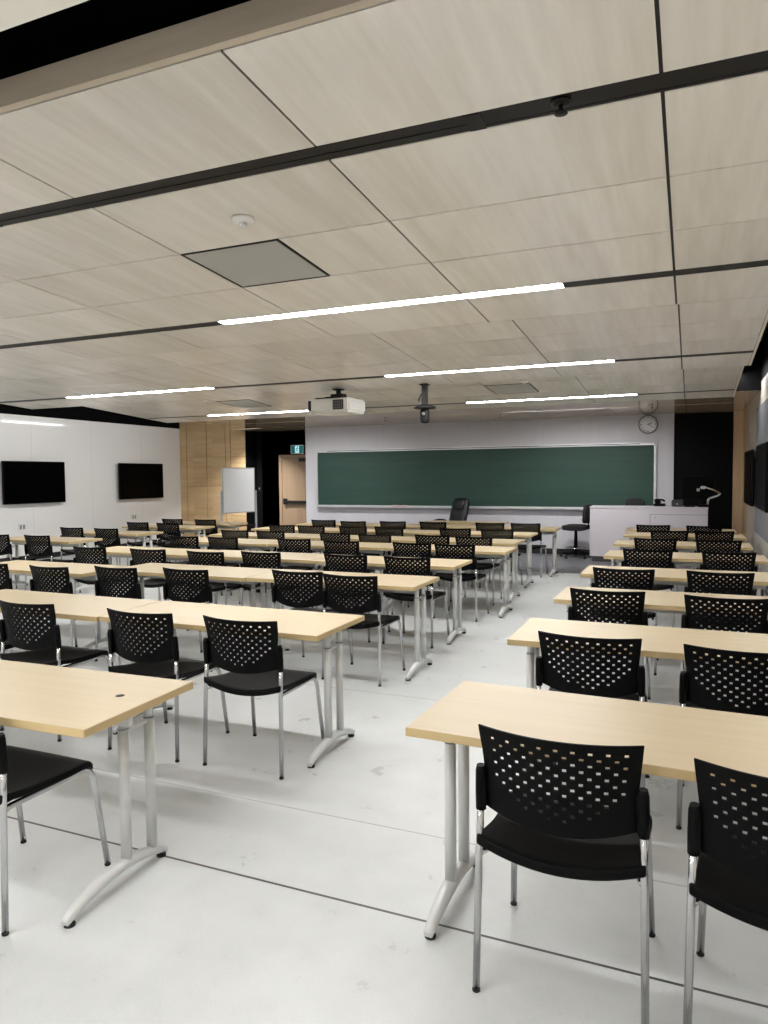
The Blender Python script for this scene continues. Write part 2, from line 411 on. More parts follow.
# ================================================================== CEILING LIGHTS
def strip_light(x0, x1, ya, yb, z, slope, label):
    yc = (ya+yb)/2; xc = (x0+x1)/2; zf = lambda y: -slope*y
    t = thing('linear_ceiling_light', label, 'light', (xc, yc, z), 0, 'recessed linear ceiling lights')
    h = (x1-x0)/2; w2 = (yb-ya)/2-.004
    mb = MB(); mb.box(-h, h, -w2, w2, .02, .05, M['white_plastic'], z_at=zf)
    for s in (-1, 1): mb.box(-h, h, s*w2-(.004 if s > 0 else 0), s*w2+(.004 if s < 0 else 0), 0, .02, M['white_plastic'], z_at=zf)
    mb.build('housing', t)
    mb = MB(); mb.box(-h+.005, h-.005, -w2+.014, w2-.014, .002, .015, M['lamp'], z_at=zf); mb.build('diffuser', t)
    return t
names = {4.265: 'nearest row', 7.265: 'middle row', 10.35: 'farthest row'}
for ya, yb, nm in ((4.265, 4.365, 'nearest'), (7.265, 7.365, 'middle'), (10.35, 10.45, 'farthest')):
    for (l0, l1), side in zip([(-3.1, -.7), (-7.85, -5.45)] if nm == 'nearest' else LIGHTS_X, ('right', 'left')):
        if nm == 'nearest': lb = 'glowing linear light closest to the camera on the wood ceiling' if side == 'right' else 'glowing linear light at the upper left in line with the closest one'
        elif nm == 'middle': lb = 'linear ceiling light just before the black hanging camera, right half' if side == 'right' else 'linear ceiling light nearest the left wall and its two televisions'
        else: lb = 'farthest linear light above the right half of the chalkboard' if side == 'right' else 'farthest linear light left of the projector, above the easel'
        strip_light(l0, l1, ya, yb, zc((ya+yb)/2), SL, lb)
for yy in (.25, -2.75):
    for l0, l1 in LIGHTS_X:
        strip_light(l0, l1, yy, yy+.1, 2.85, 0, 'linear light in the white ceiling behind the viewpoint')

# slot diffuser, grilles, detectors
zf = lambda y: -SL*y
t = thing('slot_air_diffuser', 'long black slot air diffuser in the nearest dark ceiling channel', 'air vent', (-1.9, 2.4775, zc(2.4775)))
mb = MB()
for a_, b_ in ((-.05, -.012), (.012, .05)): mb.box(-1.195, 1.195, a_, b_, .002, .03, M['channel'], z_at=zf)
for s in (-1, 1): mb.box(s*1.195-.03, s*1.195+.03, -.05, .05, -.002, .03, M['channel'], z_at=zf)
mb.build('frame', t)
mb = MB(); mb.box(-1.16, 1.16, -.012, .012, .006, .02, M['slot'], z_at=zf); mb.build('slot', t)
for (x0, x1, y0, y1), lb in zip(GR, ('large grey perforated square grille in the near ceiling', 'grey perforated square grille in front of the right farthest light',
        'grey perforated square grille in front of the left farthest light', 'grey perforated square grille at the ceiling upper left')):
    t = thing('ceiling_grille', lb, 'air vent', ((x0+x1)/2, (y0+y1)/2, zc((y0+y1)/2)), 0, 'perforated ceiling grilles')
    a_, b_ = (x1-x0)/2-.004, (y1-y0)/2-.003
    mb = MB(); mb.box(-a_+.012, a_-.012, -b_+.012, b_-.012, -.001, .003, M['perforated'], z_at=zf); mb.build('perforated_plate', t)
    mb = MB()
    for s in (-1, 1):
        mb.box(-a_, a_, s*b_-(.01 if s > 0 else 0), s*b_+(.01 if s < 0 else 0), -.003, .004, M['channel'], z_at=zf)
        mb.box(s*a_-(.01 if s > 0 else 0), s*a_+(.01 if s < 0 else 0), -b_+.01, b_-.01, -.003, .004, M['channel'], z_at=zf)
    mb.build('frame', t)
for x, y, lb in ((-1.92, 2.86, 'round white smoke detector beside the large near grille'), (-6.76, 9.02, 'small white detector by the left farthest grille'),
                 (-1.93, 8.98, 'small white detector by the right farthest grille')):
    t = thing('smoke_detector', lb, 'smoke detector', (x, y, zc(y)), 0, 'ceiling smoke detectors')
    mb = MB(); mb.lathe([(0, .0), (.052, .0), (.052, -.012), (.045, -.02), (.02, -.024), (0, -.024)], M['white_plastic']); mb.build('base', t)
    mb = MB(); mb.lathe([(.018, -.024), (.018, -.036), (.012, -.04), (0, -.04)], M['alu']); mb.build('sensor', t)
def sprinkler(x, y, z, lb, dark=False):
    t = thing('fire_sprinkler', lb, 'sprinkler', (x, y, z), 0, 'ceiling sprinklers')
    mm = M['channel'] if dark else M['alu']
    mb = MB(); mb.lathe([(0, 0), (.034, 0), (.034, -.004), (.022, -.008), (0, -.008)], mm); mb.build('escutcheon', t)
    mb = MB(); mb.lathe([(.008, -.006), (.008, -.03), (.022, -.034), (.022, -.037), (0, -.037)], M['channel']); mb.build('nozzle', t)
sprinkler(-.41, 2.47, zc(2.47)+.002, 'black sprinkler head in the nearest dark ceiling channel', True)
sprinkler(-5.52, 13.0, 2.70, 'sprinkler in the glossy soffit left of centre, below the projector')
sprinkler(-.61, 12.7, 2.70, 'sprinkler in the glossy soffit above the wall clock')
sprinkler(-3.33, 13.4, 2.70, 'sprinkler in the glossy soffit above the middle of the chalkboard')

# projector
PX, PY = -3.965, 7.85
t = thing('ceiling_projector', 'white projector hanging from the ceiling on a black bracket', 'projector', (PX, PY, 2.438), math.radians(-4)); t.scale = (1.045,)*3
mb = MB(); mb.box(-.27, .27, -.2, .2, -.075, .075, M['white_plastic'], .018); mb.box(-.25, .25, -.19, .19, -.088, -.07, M['white_plastic'], .006)
for q in range(4): mb.box(.271, .274, -.15, .12, -.03+q*.022, -.022+q*.022, M['alu'])
mb.build('body', t)
mb = MB(); mb.box(.06, .20, -.206, -.198, -.055, .055, M['dark_metal'], .004)
for q in range(5): mb.box(.068+q*.027, .074+q*.027, -.210, -.204, -.05, .05, M['clock_rim'])
for q in range(3): mb.box(.062, .198, -.2095, -.205, -.035+q*.033, -.030+q*.033, M['clock_rim'])
mb.build('vent_grille', t)
mb = MB(); mb.box(-.272, -.225, -.204, -.15, -.06, .06, M['dark_metal'], .005); mb.build('side_vent', t)
mb = MB(); mb.lathe([(0, 0), (.05, 0), (.055, .03), (.04, .035), (0, .03)], M['lens'], (-.05, .2, 0), xf=Matrix.Rotation(-math.pi/2, 4, 'X')); mb.build('lens', t)
mb = MB(); mb.box(-.11, .11, -.10, .10, .085, .105, M['slot'], .004); mb.box(-.06, .10, -.05, .05, .105, .14, M['slot'], .004)
mb.tube([(.02, 0, .13), (.02, 0, .193)], .03, M['slot'])
for s in (-1, 1):
    for q in (-1, 1): mb.tube([(s*.08, q*.07, .095), (s*.2, q*.15, .085), (s*.2, q*.15, .072)], .009, M['slot'], 6)
mb.lathe([(0, .186), (.07, .186), (.07, .194), (0, .194)], M['slot'], (.02, 0, 0)); mb.build('mount_bracket', t)
# hanging camera
CX, CY = -2.84, 7.86
t = thing('ceiling_camera', 'black round conference camera hanging on a short black pole', 'camera', (CX, CY, 2.361))
mb = MB(); mb.box(-.03, .03, -.03, .03,   .02, .278, M['slot'], .005); mb.box(-.05, .05, -.05, .05, .268, .281, M['slot'], .004)
mb.tube([(-.03, -.02, .17), (-.06, -.02, .12), (-.07, -.02, .08)], .008, M['slot'], 6); mb.build('pole', t)
mb = MB(); mb.lathe([(0, .045), (.05, .045), (.10, .03), (.125, .02), (.13, .005), (.11, .0), (.05, -.005), (0, -.005)], M['slot']); mb.build('shelf_plate', t)
mb = MB(); mb.lathe([(0, -.0), (.045, -.0), (.055, -.03), (.055, -.14), (.04, -.165), (0, -.17)], M['slot']); mb.build('camera_body', t)
mb = MB(); mb.lathe([(0, 0), (.02, 0), (.018, .01), (0, .013)], M['clock_rim'], (0, -.05, -.06), xf=Matrix.Rotation(math.pi/2, 4, 'X')); mb.build('lens', t)

# ================================================================== FRONT WALL THINGS
# chalkboard
t = thing('chalkboard', 'long green chalkboard with a pale metal frame on the grey wall', 'chalkboard', (-4.235, 14.49, .91))
W2 = 3.615; HB = 1.25
mb = MB(); mb.box(-W2+.03, W2-.03, -.03, 0, .03, HB-.03, M['chalk']); mb.build('writing_surface', t)
mb = MB()
mb.box(-W2-.01, -W2+.035, -.045, .005, 0, HB, M['alu'], .003); mb.box(W2-.035, W2+.01, -.045, .005, 0, HB, M['alu'], .003)
mb.box(-W2, W2, -.045, .005, HB-.035, HB, M['alu'], .003); mb.box(-W2, W2, -.045, .005, 0, .035, M['alu'], .003); mb.build('frame', t)
mb = MB(); mb.box(-W2, W2, -.11, -.02, -.012, .006, M['alu'], .003); mb.box(-W2, W2, -.115, -.105, -.012, .018, M['alu'], .002); mb.build('chalk_tray', t)
mb = MB(); mb.box(-W2+.30, W2-.28, -.065, -.03, HB-.025, HB+.02, M['alu'], .004); mb.box(-W2+.3, W2-.28, -.067, -.064, HB-.012, HB, M['dark_metal']); mb.build('map_rail', t)
for x, lb in ((-5.90, 'reddish felt eraser on the chalk tray, the left one'), (-5.68, 'reddish felt eraser on the chalk tray, the right one')):
    e = thing('chalkboard_eraser', lb, 'eraser', (x, 14.42, .9165), 0, 'erasers on the chalk tray')
    mb = MB(); mb.box(-.07, .07, -.022, .022, 0, .025, M['brush_red'], .004); mb.build('felt_pad', e)
    mb = MB(); mb.box(-.07, .07, -.018, .018, .025, .036, M['white_plastic'], .003); mb.build('back', e)
# clock
t = thing('wall_clock', 'round white wall clock above the right end of the chalkboard', 'clock', (-.765, 14.5, 2.515))
RX = Matrix.Rotation(math.pi/2, 4, 'X')
mb = MB(); mb.lathe([(.165, 0), (.178, .005), (.178, .035), (.17, .045), (.155, .045), (.155, .03)], M['clock_rim'], xf=RX, n=40); mb.build('rim', t)
mb = MB(); mb.lathe([(0, .028), (.157, .028), (.157, .002), (0, .002)], M['clock_face'], xf=RX, n=40)
for k in range(12):
    an = k*math.pi/6; r0 = .115; b = bmesh.new(); bmesh.ops.create_cube(b, size=1)
    b.transform(Matrix.Rotation(-an, 4, 'Y') @ Matrix.Translation((0, -.029, .13)) @ Matrix.Diagonal((.008 if k % 3 else .014, .002, .022, 1))); mb.add(b, M['ink'])
mb.build('dial', t)
for an, L, wd, nm in ((math.radians(68), .085, .010, 'hour_hand'), (math.radians(122), .125, .007, 'minute_hand')):
    mb = MB(); b = bmesh.new(); bmesh.ops.create_cube(b, size=1)
    b.transform(Matrix.Rotation(an, 4, 'Y') @ Matrix.Translation((0, -.033, L/2-.012)) @ Matrix.Diagonal((wd, .002, L, 1))); mb.add(b, M['ink']); mb.build(nm, t)

# door in the recess (structure, with parts)
mb = MB(); mb.box(-9.26, -9.18, 15.14, 15.21, 0, 2.12, M['door_frame'], .004); mb.box(-8.20, -8.12, 15.14, 15.21, 0, 2.12, M['door_frame'], .004)
mb.box(-9.18, -8.20, 15.14, 15.21, 2.045, 2.12, M['door_frame'], .004); fr = struct(mb.build('door_1'))
mb = MB(); mb.box(-9.175, -8.205, 15.155, 15.195, .01, 2.04, M['door'], .002); mb.build('door_leaf', fr)
mb = MB(); mb.box(-9.10, -8.25, 15.075, 15.115, .945, 1.01, M['dark_metal'], .008); mb.box(-9.12, -9.04, 15.08, 15.156, .92, 1.06, M['dark_metal'], .006); mb.box(-8.30, -8.24, 15.08, 15.156, .93, 1.03, M['dark_metal'], .006); mb.build('panic_bar', fr)
mb = MB(); mb.box(-8.68, -8.42, 15.09, 15.156, 1.95, 2.03, M['dark_metal'], .006); mb.build('door_closer', fr)
# exit sign
t = thing('exit_sign', 'green lit running man exit sign above the tan door', 'sign', (-8.75, 15.2, 2.245))
mb = MB(); mb.box(-.175, .175, -.045, 0, -.105, .105, M['alu'], .004); mb.build('housing', t)
mb = MB(); mb.box(-.16, .16, -.049, -.044, -.09, .09, M['exit_green']); mb.build('face', t)
mb = MB(); mb.box(-.055, .055, -.052, -.048, -.085, .085, M['exit_white']); mb.build('doorway_symbol', t)
mb = MB(); mb.lathe([(0, 0), (.014, 0), (.014, .004), (0, .004)], M['exit_green'], (.015, -.052, .055), xf=RX)
for q in ([(.01, .035), (-.005, -.005)], [(-.005, -.005), (.02, -.03), (.012, -.06)], [(-.005, -.005), (-.018, -.035), (-.04, -.045)], [(.01, .03), (.03, .012), (.042, .022)], [(.01, .03), (-.02, .026), (-.03, .008)]):
    mb.tube([(x, -.054, z) for x, z in q], .0075, M['exit_green'], 6)
mb.build('running_figure', t)
# fire alarm
t = thing('fire_alarm', 'red fire alarm strobe on the black wall beside the wood panelling', 'fire alarm', (-10.13, 15.2, 2.13))
mb = MB(); mb.box(-.07, .07, -.045, 0, -.09, .09, M['red'], .01); mb.build('housing', t)
mb = MB(); mb.box(-.01, .045, -.062, -.044, -.045, .03, M['white_plastic'], .008); mb.build('strobe_lens', t)
t = thing('light_switch', 'small metal switch plate on the black wall left of the door', 'switch', (-9.86, 15.2, 1.29))
mb = MB(); mb.box(-.035, .035, -.008, 0, -.055, .055, M['dark_metal'], .003); mb.build('plate', t)
mb = MB(); mb.box(-.01, .01, -.018, -.008, -.005, .03, M['alu'], .003); mb.build('toggle', t)

# ================================================================== TELEVISIONS, OUTLETS
def tv(side, x, yc, zcen, lb, th=.05, br=.07):
    t = thing('wall_television', lb, 'television', (x, yc, zcen), 0, 'televisions on the side walls')
    s = 1 if side == 'left' else -1                     # screen normal is +s X
    mb = MB(); mb.box(min(0, s*th), max(0, s*th), -.72, .72, -.41, .41, M['bezel'], .006); mb.build('casing', t)
    mb = MB(); mb.box(min(s*(th-.001), s*(th+.002)), max(s*(th-.001), s*(th+.002)), -.705, .705, -.392, .398, M['screen']); mb.build('screen', t)
    mb = MB(); mb.box(min(0, -s*br), max(0, -s*br), -.22, .22, -.18, .18, M['dark_metal'], .004); mb.build('wall_bracket', t)
tv('left', -11.83, 10.25, 1.522, 'wall television on the white left wall, the nearer one')
tv('left', -11.83, 13.22, 1.518, 'wall television on the white left wall, beside the wood panelling')
tv('right', .822, 12.35, 1.515, 'wall television on the right wall seen edge-on, the farther one', .035, .028)
tv('right', .822, 10.1, 1.535, 'wall television on the right wall cut by the picture edge', .035, .028)
for y, z, lb in ((10.0, .663, 'white wall outlet below the nearer left television'), (13.04, .686, 'white wall outlet below the farther left television')):
    t = thing('wall_outlet', lb, 'outlet', (-11.9, y, z), 0, 'outlets on the left wall')
    mb = MB(); mb.box(0, .008, -.085, .085, -.06, .06, M['white_plastic'], .003); mb.build('cover_plate', t)
    for s in (-1, 1):
        mb = MB(); mb.box(.008, .011, s*.036-.02, s*.036+.02, -.04, .04, M['clock_rim'], .002); mb.build('socket', t)

# ================================================================== EASEL WHITEBOARD
t = thing('mobile_whiteboard', 'portrait whiteboard on a grey metal stand by the wood panelling', 'whiteboard', (-8.815, 12.785, 0), math.radians(76))
mb = MB(); mb.box(-.425, .425, -.012, .012, .85, 1.775, M['marker_white']); mb.build('board', t)
mb = MB()
for s in (-1, 1): mb.box(s*.435-.012, s*.435+.012, -.018, .018, .835, 1.79, M['alu'], .003)
mb.box(-.44, .44, -.018, .018, 1.772, 1.79, M['alu'], .003); mb.box(-.44, .44, -.018, .018, .835, .855, M['alu'], .003); mb.build('frame', t)
for s in (-1, 1):
    mb = MB(); mb.box(s*.48-.018, s*.48+.018, -.018, .018, .06, 1.30, M['alu'], .004); mb.box(s*.48-.02, s*.48+.02, -.26, .26, .045, .085, M['alu'], .006); mb.build('stand_leg', t)
mb = MB(); mb.box(-.48, .48, -.012, .012, .54, .565, M['dark_metal'], .003); mb.build('crossbar', t)
for s in (-1, 1):
    for q in (-1, 1):
        mb = MB(); mb.lathe([(0, -.012), (.025, -.012), (.025, .012), (0, .012)], M['rubber_grey'], (s*.48, q*.24, .025), xf=Matrix.Rotation(math.pi/2, 4, 'Y')); mb.build('caster', t)
# ================================================================== LECTERN CONSOLE
t = thing('instructor_console', 'wide white instructor console in front of the black wall', 'desk', (-.71, 13.82, 0))
mb = MB(); mb.box(-.98, .975, -.37, .10, .10, .965, M['white_lam'], .004); mb.build('cabinet', t)
mb = MB(); mb.box(-.985, .98, -.375, .105, .968, 1.005, M['white_lam'], .004); mb.build('worktop', t)
mb = MB(); mb.box(-.94, .94, -.32, .07, 0, .10, M['toe_kick']); mb.build('toe_kick', t)
mb = MB(); mb.box(.05, .97, -.384, -.372, .12, .868, M['white_lam'], .002); d = mb.build('door', t)
mb = MB(); mb.box(.042, .05, -.376, -.372, .10, .875, M['console_gap']); mb.box(.042, .975, -.376, -.372, .869, .875, M['console_gap']); mb.build('shadow_gap', t)
mb = MB(); mb.lathe([(0, 0), (.009, 0), (.009, .004), (0, .004)], M['dark_metal'], (.13, -.384, .82), xf=RX); mb.build('lock', d)
ZT = 1.005
t = thing('desk_telephone', 'small black device box at the middle of the white console', 'telephone', (-.52, 13.75, ZT))
mb = MB(); mb.box(-.10, .10, -.08, .08, 0, .05, M['bezel'], .01); mb.box(-.09, .03, -.07, .07, .05, .10, M['bezel'], .015); mb.build('base', t)
mb = MB(); mb.tube([(-.09, -.06, .105), (-.05, -.06, .12), (.05, -.06, .115), (.09, -.06, .09)], .018, M['bezel']); mb.build('handset', t)
t = thing('control_box', 'grey black control box left of the monitor on the console', 'control panel', (-.225, 13.62, ZT))
mb = MB(); mb.box(-.095, .095, -.05, .05, 0, .12, mat('control_box_grey', srgb(46, 48, 52), .4), .012); mb.build('housing', t)
mb = MB(); mb.lathe([(0, 0), (.012, 0), (.012, .004), (0, .004)], M['alu'], (0, -.05, .05), xf=RX); mb.build('button', t)
t = thing('computer_monitor', 'black computer monitor on the white console against the black wall', 'monitor', (.11, 13.80, ZT), math.radians(-6))
mb = MB(); mb.box(-.27, .27, -.02, .02, .12, .54, M['bezel'], .008); mb.build('casing', t)
mb = MB(); mb.box(-.25, .25, -.024, -.019, .14, .52, mat('monitor_back', srgb(4, 4, 4), .5, spec=.05)); mb.build('back_panel', t)
mb = MB(); mb.box(-.03, .03, .0, .03, .0, .2, M['bezel'], .004); mb.box(-.12, .12, -.09, .09, 0, .015, M['bezel'], .005); mb.build('stand', t)
t = thing('document_camera', 'document camera with a pale folding arm beside the monitor', 'camera', (.24, 13.60, ZT))
mb = MB(); mb.box(-.14, .06, -.09, .05, 0, .045, M['bezel'], .01); mb.build('base', t)
mb = MB(); mb.tube([(.02, 0, .04), (.03, 0, .13), (.05, 0, .15)], .018, M['alu']); mb.tube([(.05, 0, .15), (.17, 0, .19), (.22, 0, .23)], .016, M['alu']); mb.build('lower_arm', t)
mb = MB(); mb.tube([(.22, 0, .23), (.12, -.01, .29), (-.02, -.02, .34)], .014, mat('arm_bronze', srgb(176, 160, 138), .4, .5)); mb.build('upper_arm', t)
mb = MB(); mb.box(-.10, -.01, -.05, .02, .31, .36, M['alu'], .012); mb.lathe([(0, 0), (.025, 0), (.025, .05), (0, .05)], M['alu'], (-.13, -.02, .27)); mb.build('camera_head', t)
t = thing('computer_keyboard', 'black keyboard tilted on the console in front of the monitor', 'keyboard', (-.02, 13.56, ZT), math.radians(12))
mb = MB(); mb.box(-.09, .07, -.06, .06, 0, .02, M['bezel'], .005); mb.build('base', t)
mb = MB()
for i in range(7):
    for j in range(4): mb.box(-.082+i*.021, -.065+i*.021, -.05+j*.026, -.03+j*.026, .02, .026, M['rubber'])
mb.build('keys', t)

# ================================================================== OFFICE CHAIRS
def star_base(t, r=.3, zc_=.09, ring=None):
    for k in range(5):
        an = 2*math.pi*k/5+.3; c, s_ = math.cos(an), math.sin(an)
        mb = MB(); mb.tube([(0.02*c, .02*s_, zc_+.02), (r*.6*c, r*.6*s_, zc_), (r*c, r*s_, zc_-.02)], .02, M['bezel'], 8, rs=[.026, .02, .014]); L = mb.build('base_arm', t)
        mb = MB(); mb.lathe([(0, -.022), (.026, -.022), (.028, 0), (.026, .022), (0, .022)], M['rubber_grey'], (r*c, r*s_, .028), xf=Matrix.Rotation(an, 4, 'Z') @ Matrix.Rotation(math.pi/2, 4, 'X'), n=14)
        mb.tube([(r*c, r*s_, .03), (r*c, r*s_, zc_-.01)], .008, M['bezel'], 6); mb.build('caster', L)
def pad(mb, w, d, h, c, xf, m):
    b = bmesh.new(); bmesh.ops.create_cube(b, size=1); bmesh.ops.subdivide_edges(b, edges=list(b.edges), cuts=5, use_grid_fill=True)
    for v in b.verts:
        p = v.co*2; q = Vector((p.x, p.y, p.z))
        k = 1-.14*(abs(p.x)**4*abs(p.y)**4); bul = (1-p.x**2)*(1-p.y**2)
        v.co = Vector((p.x*w/2*k, p.y*d/2*k, p.z*h/2*(.55+.45*max(0, bul)**.5)))
    for f in b.faces: f.smooth = True
    mb.add(b, m, Matrix.Translation(c) @ xf)
def exec_chair(name, lb, loc, rz, htop=1.12, m='leather', lean=106):
    t = thing(name, lb, 'chair', loc, rz)
    star_base(t)
    mb = MB(); mb.tube([(0, 0, .08), (0, 0, .44)], .025, M['dark_metal']); mb.build('gas_column', t)
    mb = MB(); pad(mb, .50, .48, .11, (0, .02, .49), Matrix.Identity(4), M[m]); mb.build('seat', t)
    h = htop-.50; Xb = Matrix.Rotation(math.radians(lean), 4, 'X'); back = math.cos(math.radians(lean))
    mb = MB(); pad(mb, .46, h, .10, (0, -.25+back*h/2, .52+h/2), Xb, M[m]); mb.tube([(0, -.1, .45), (0, -.27, .46), (0, -.30, .66)], .02, M['bezel'], 8); mb.build('backrest', t)
    mb = MB(); pad(mb, .30, .2, .08, (0, -.205+back*(h-.14), htop-.13), Xb, M[m]); mb.build('headrest', t)
    for s in (-1, 1):
        mb = MB(); mb.tube([(s*.24, .1, .47), (s*.29, .12, .58), (s*.29, .10, .68), (s*.29, -.05, .70), (s*.29, -.2, .68), (s*.24, -.28, .62)], .017, M['bezel'], 8); mb.build('armrest', t)
    return t
exec_chair('office_chair', 'black high-back leather office chair turned sideways behind the front table', (-4.47, 13.62, 0), math.radians(150), 1.12)
oc = exec_chair('office_chair', 'black office chair behind the white console, only its top showing', (-.95, 14.21, 0), 0, 1.40, 'fabric', 90); oc.scale = (.8, .8, .8)
# drafting stool
t = thing('drafting_stool', 'black drafting stool with a foot ring left of the white console', 'stool', (-2.02, 14.02, 0), math.radians(80))
star_base(t, .29, .085)
mb = MB(); mb.tube([(0, 0, .07), (0, 0, .35), (0, 0, .54)], .03, M['bezel'], 12, rs=[.036, .034, .026]); mb.tube([(0, 0, .53), (0, 0, .54)], .03, M['bezel']); mb.build('gas_column', t)
mb = MB(); mb.tube([(.2*math.cos(a_), .2*math.sin(a_), .19) for a_ in [2*math.pi*k/24 for k in range(25)]], .009, M['chrome'], 8)
for k in range(3):
    a_ = 2*math.pi*k/3; mb.tube([(0, 0, .19), (.2*math.cos(a_), .2*math.sin(a_), .19)], .008, M['chrome'], 6)
mb.build('foot_ring', t)
mb = MB(); pad(mb, .46, .46, .13, (0, 0, .575), Matrix.Identity(4), M['fabric']); mb.build('seat', t)
mb = MB(); pad(mb, .42, .36, .09, (0, -.22, .84), Matrix.Rotation(math.radians(95), 4, 'X'), M['fabric']); mb.build('backrest', t)
mb = MB(); mb.tube([(0, -.05, .565), (0, -.24, .57), (0, -.25, .80)], .014, M['bezel'], 8); mb.tube([(.08, .02, .56), (.2, .06, .54)], .006, M['bezel'], 6); mb.build('back_support', t)

# ================================================================== TRAINING TABLE
TL, TD, TH = 1.524, .61, .74
def make_table():
    t = thing('training_table', '', 'table', (0, 0, 0), 0, 'maple topped training tables')
    mb = MB(); mb.box(-TL/2, TL/2, -TD/2, TD/2, TH-.030, TH, M['table_top'], .0015); mi = mb.mi(M['table_edge'])
    for f in mb.bm.faces:
        f.normal_update()
        if abs(f.normal.z) < .5: f.material_index = mi
    top = mb.build('tabletop', t, recalc=True)
    for s in (-1, 1):
        x = s*(TL/2-.07)
        for y in (-.055, .095):
            mb = MB(); mb.tube([(x, y, .072), (x, y, .618)], .0215, M['table_metal'], 14); mb.tube([(x, y, .612), (x, y, .71)], .018, M['table_metal'], 14)
            mb.lathe([(.0215, .0), (.0225, .003), (.0215, .006)], M['clock_rim'], (x, y, .612), n=14); mb.build('leg_post', t)
        # arched foot
        pts = []; rs = []
        for k in range(17):
            u = k/16; y = -.285+u*.55
            pts.append((x, y, .019+.062*math.sin(math.pi*min(1, max(0, u)))**.8)); rs.append(.028*(.60+.40*math.sin(math.pi*u)**.6))
        mb = MB(); mb.tube(pts, .022, M['table_metal'], 12, rs=rs, squash=(1.0, .85)); ft = mb.build('foot', t)
        for y in (-.262, .242):
            mb = MB(); mb.lathe([(0, 0), (.020, 0), (.020, .008), (.012, .014), (0, .014)], M['rubber'], (x, y, 0), n=14); mb.build('glide', ft)
        mb = MB(); mb.box(x-.03, x+.03, -.22, .24, TH-.042, TH-.030, M['table_metal'], .002); mb.box(x-.008, x+.008, -.055, .095, .596, .610, M['table_metal'], .002); mb.build('top_bracket', t)
    mb = MB(); mb.box(-TL/2+.08, TL/2-.08, .005, .030, .635, .695, M['table_metal'], .002); mb.build('crossbar', t)
    return t
TB = make_table(); tb_used = False
def place_table(xr, ynear, lb, group, rz=0, left=False):
    """xr = right end of the top (or left end when left=True), ynear = edge nearest the camera"""
    global tb_used
    loc = (xr+TL/2 if left else xr-TL/2, ynear+TD/2, 0)
    if not tb_used: TB.location = loc; TB.rotation_euler = (0, 0, rz); TB['label'] = lb; TB['group'] = group; tb_used = True; return TB
    return dup(TB, loc, rz, lb, group)

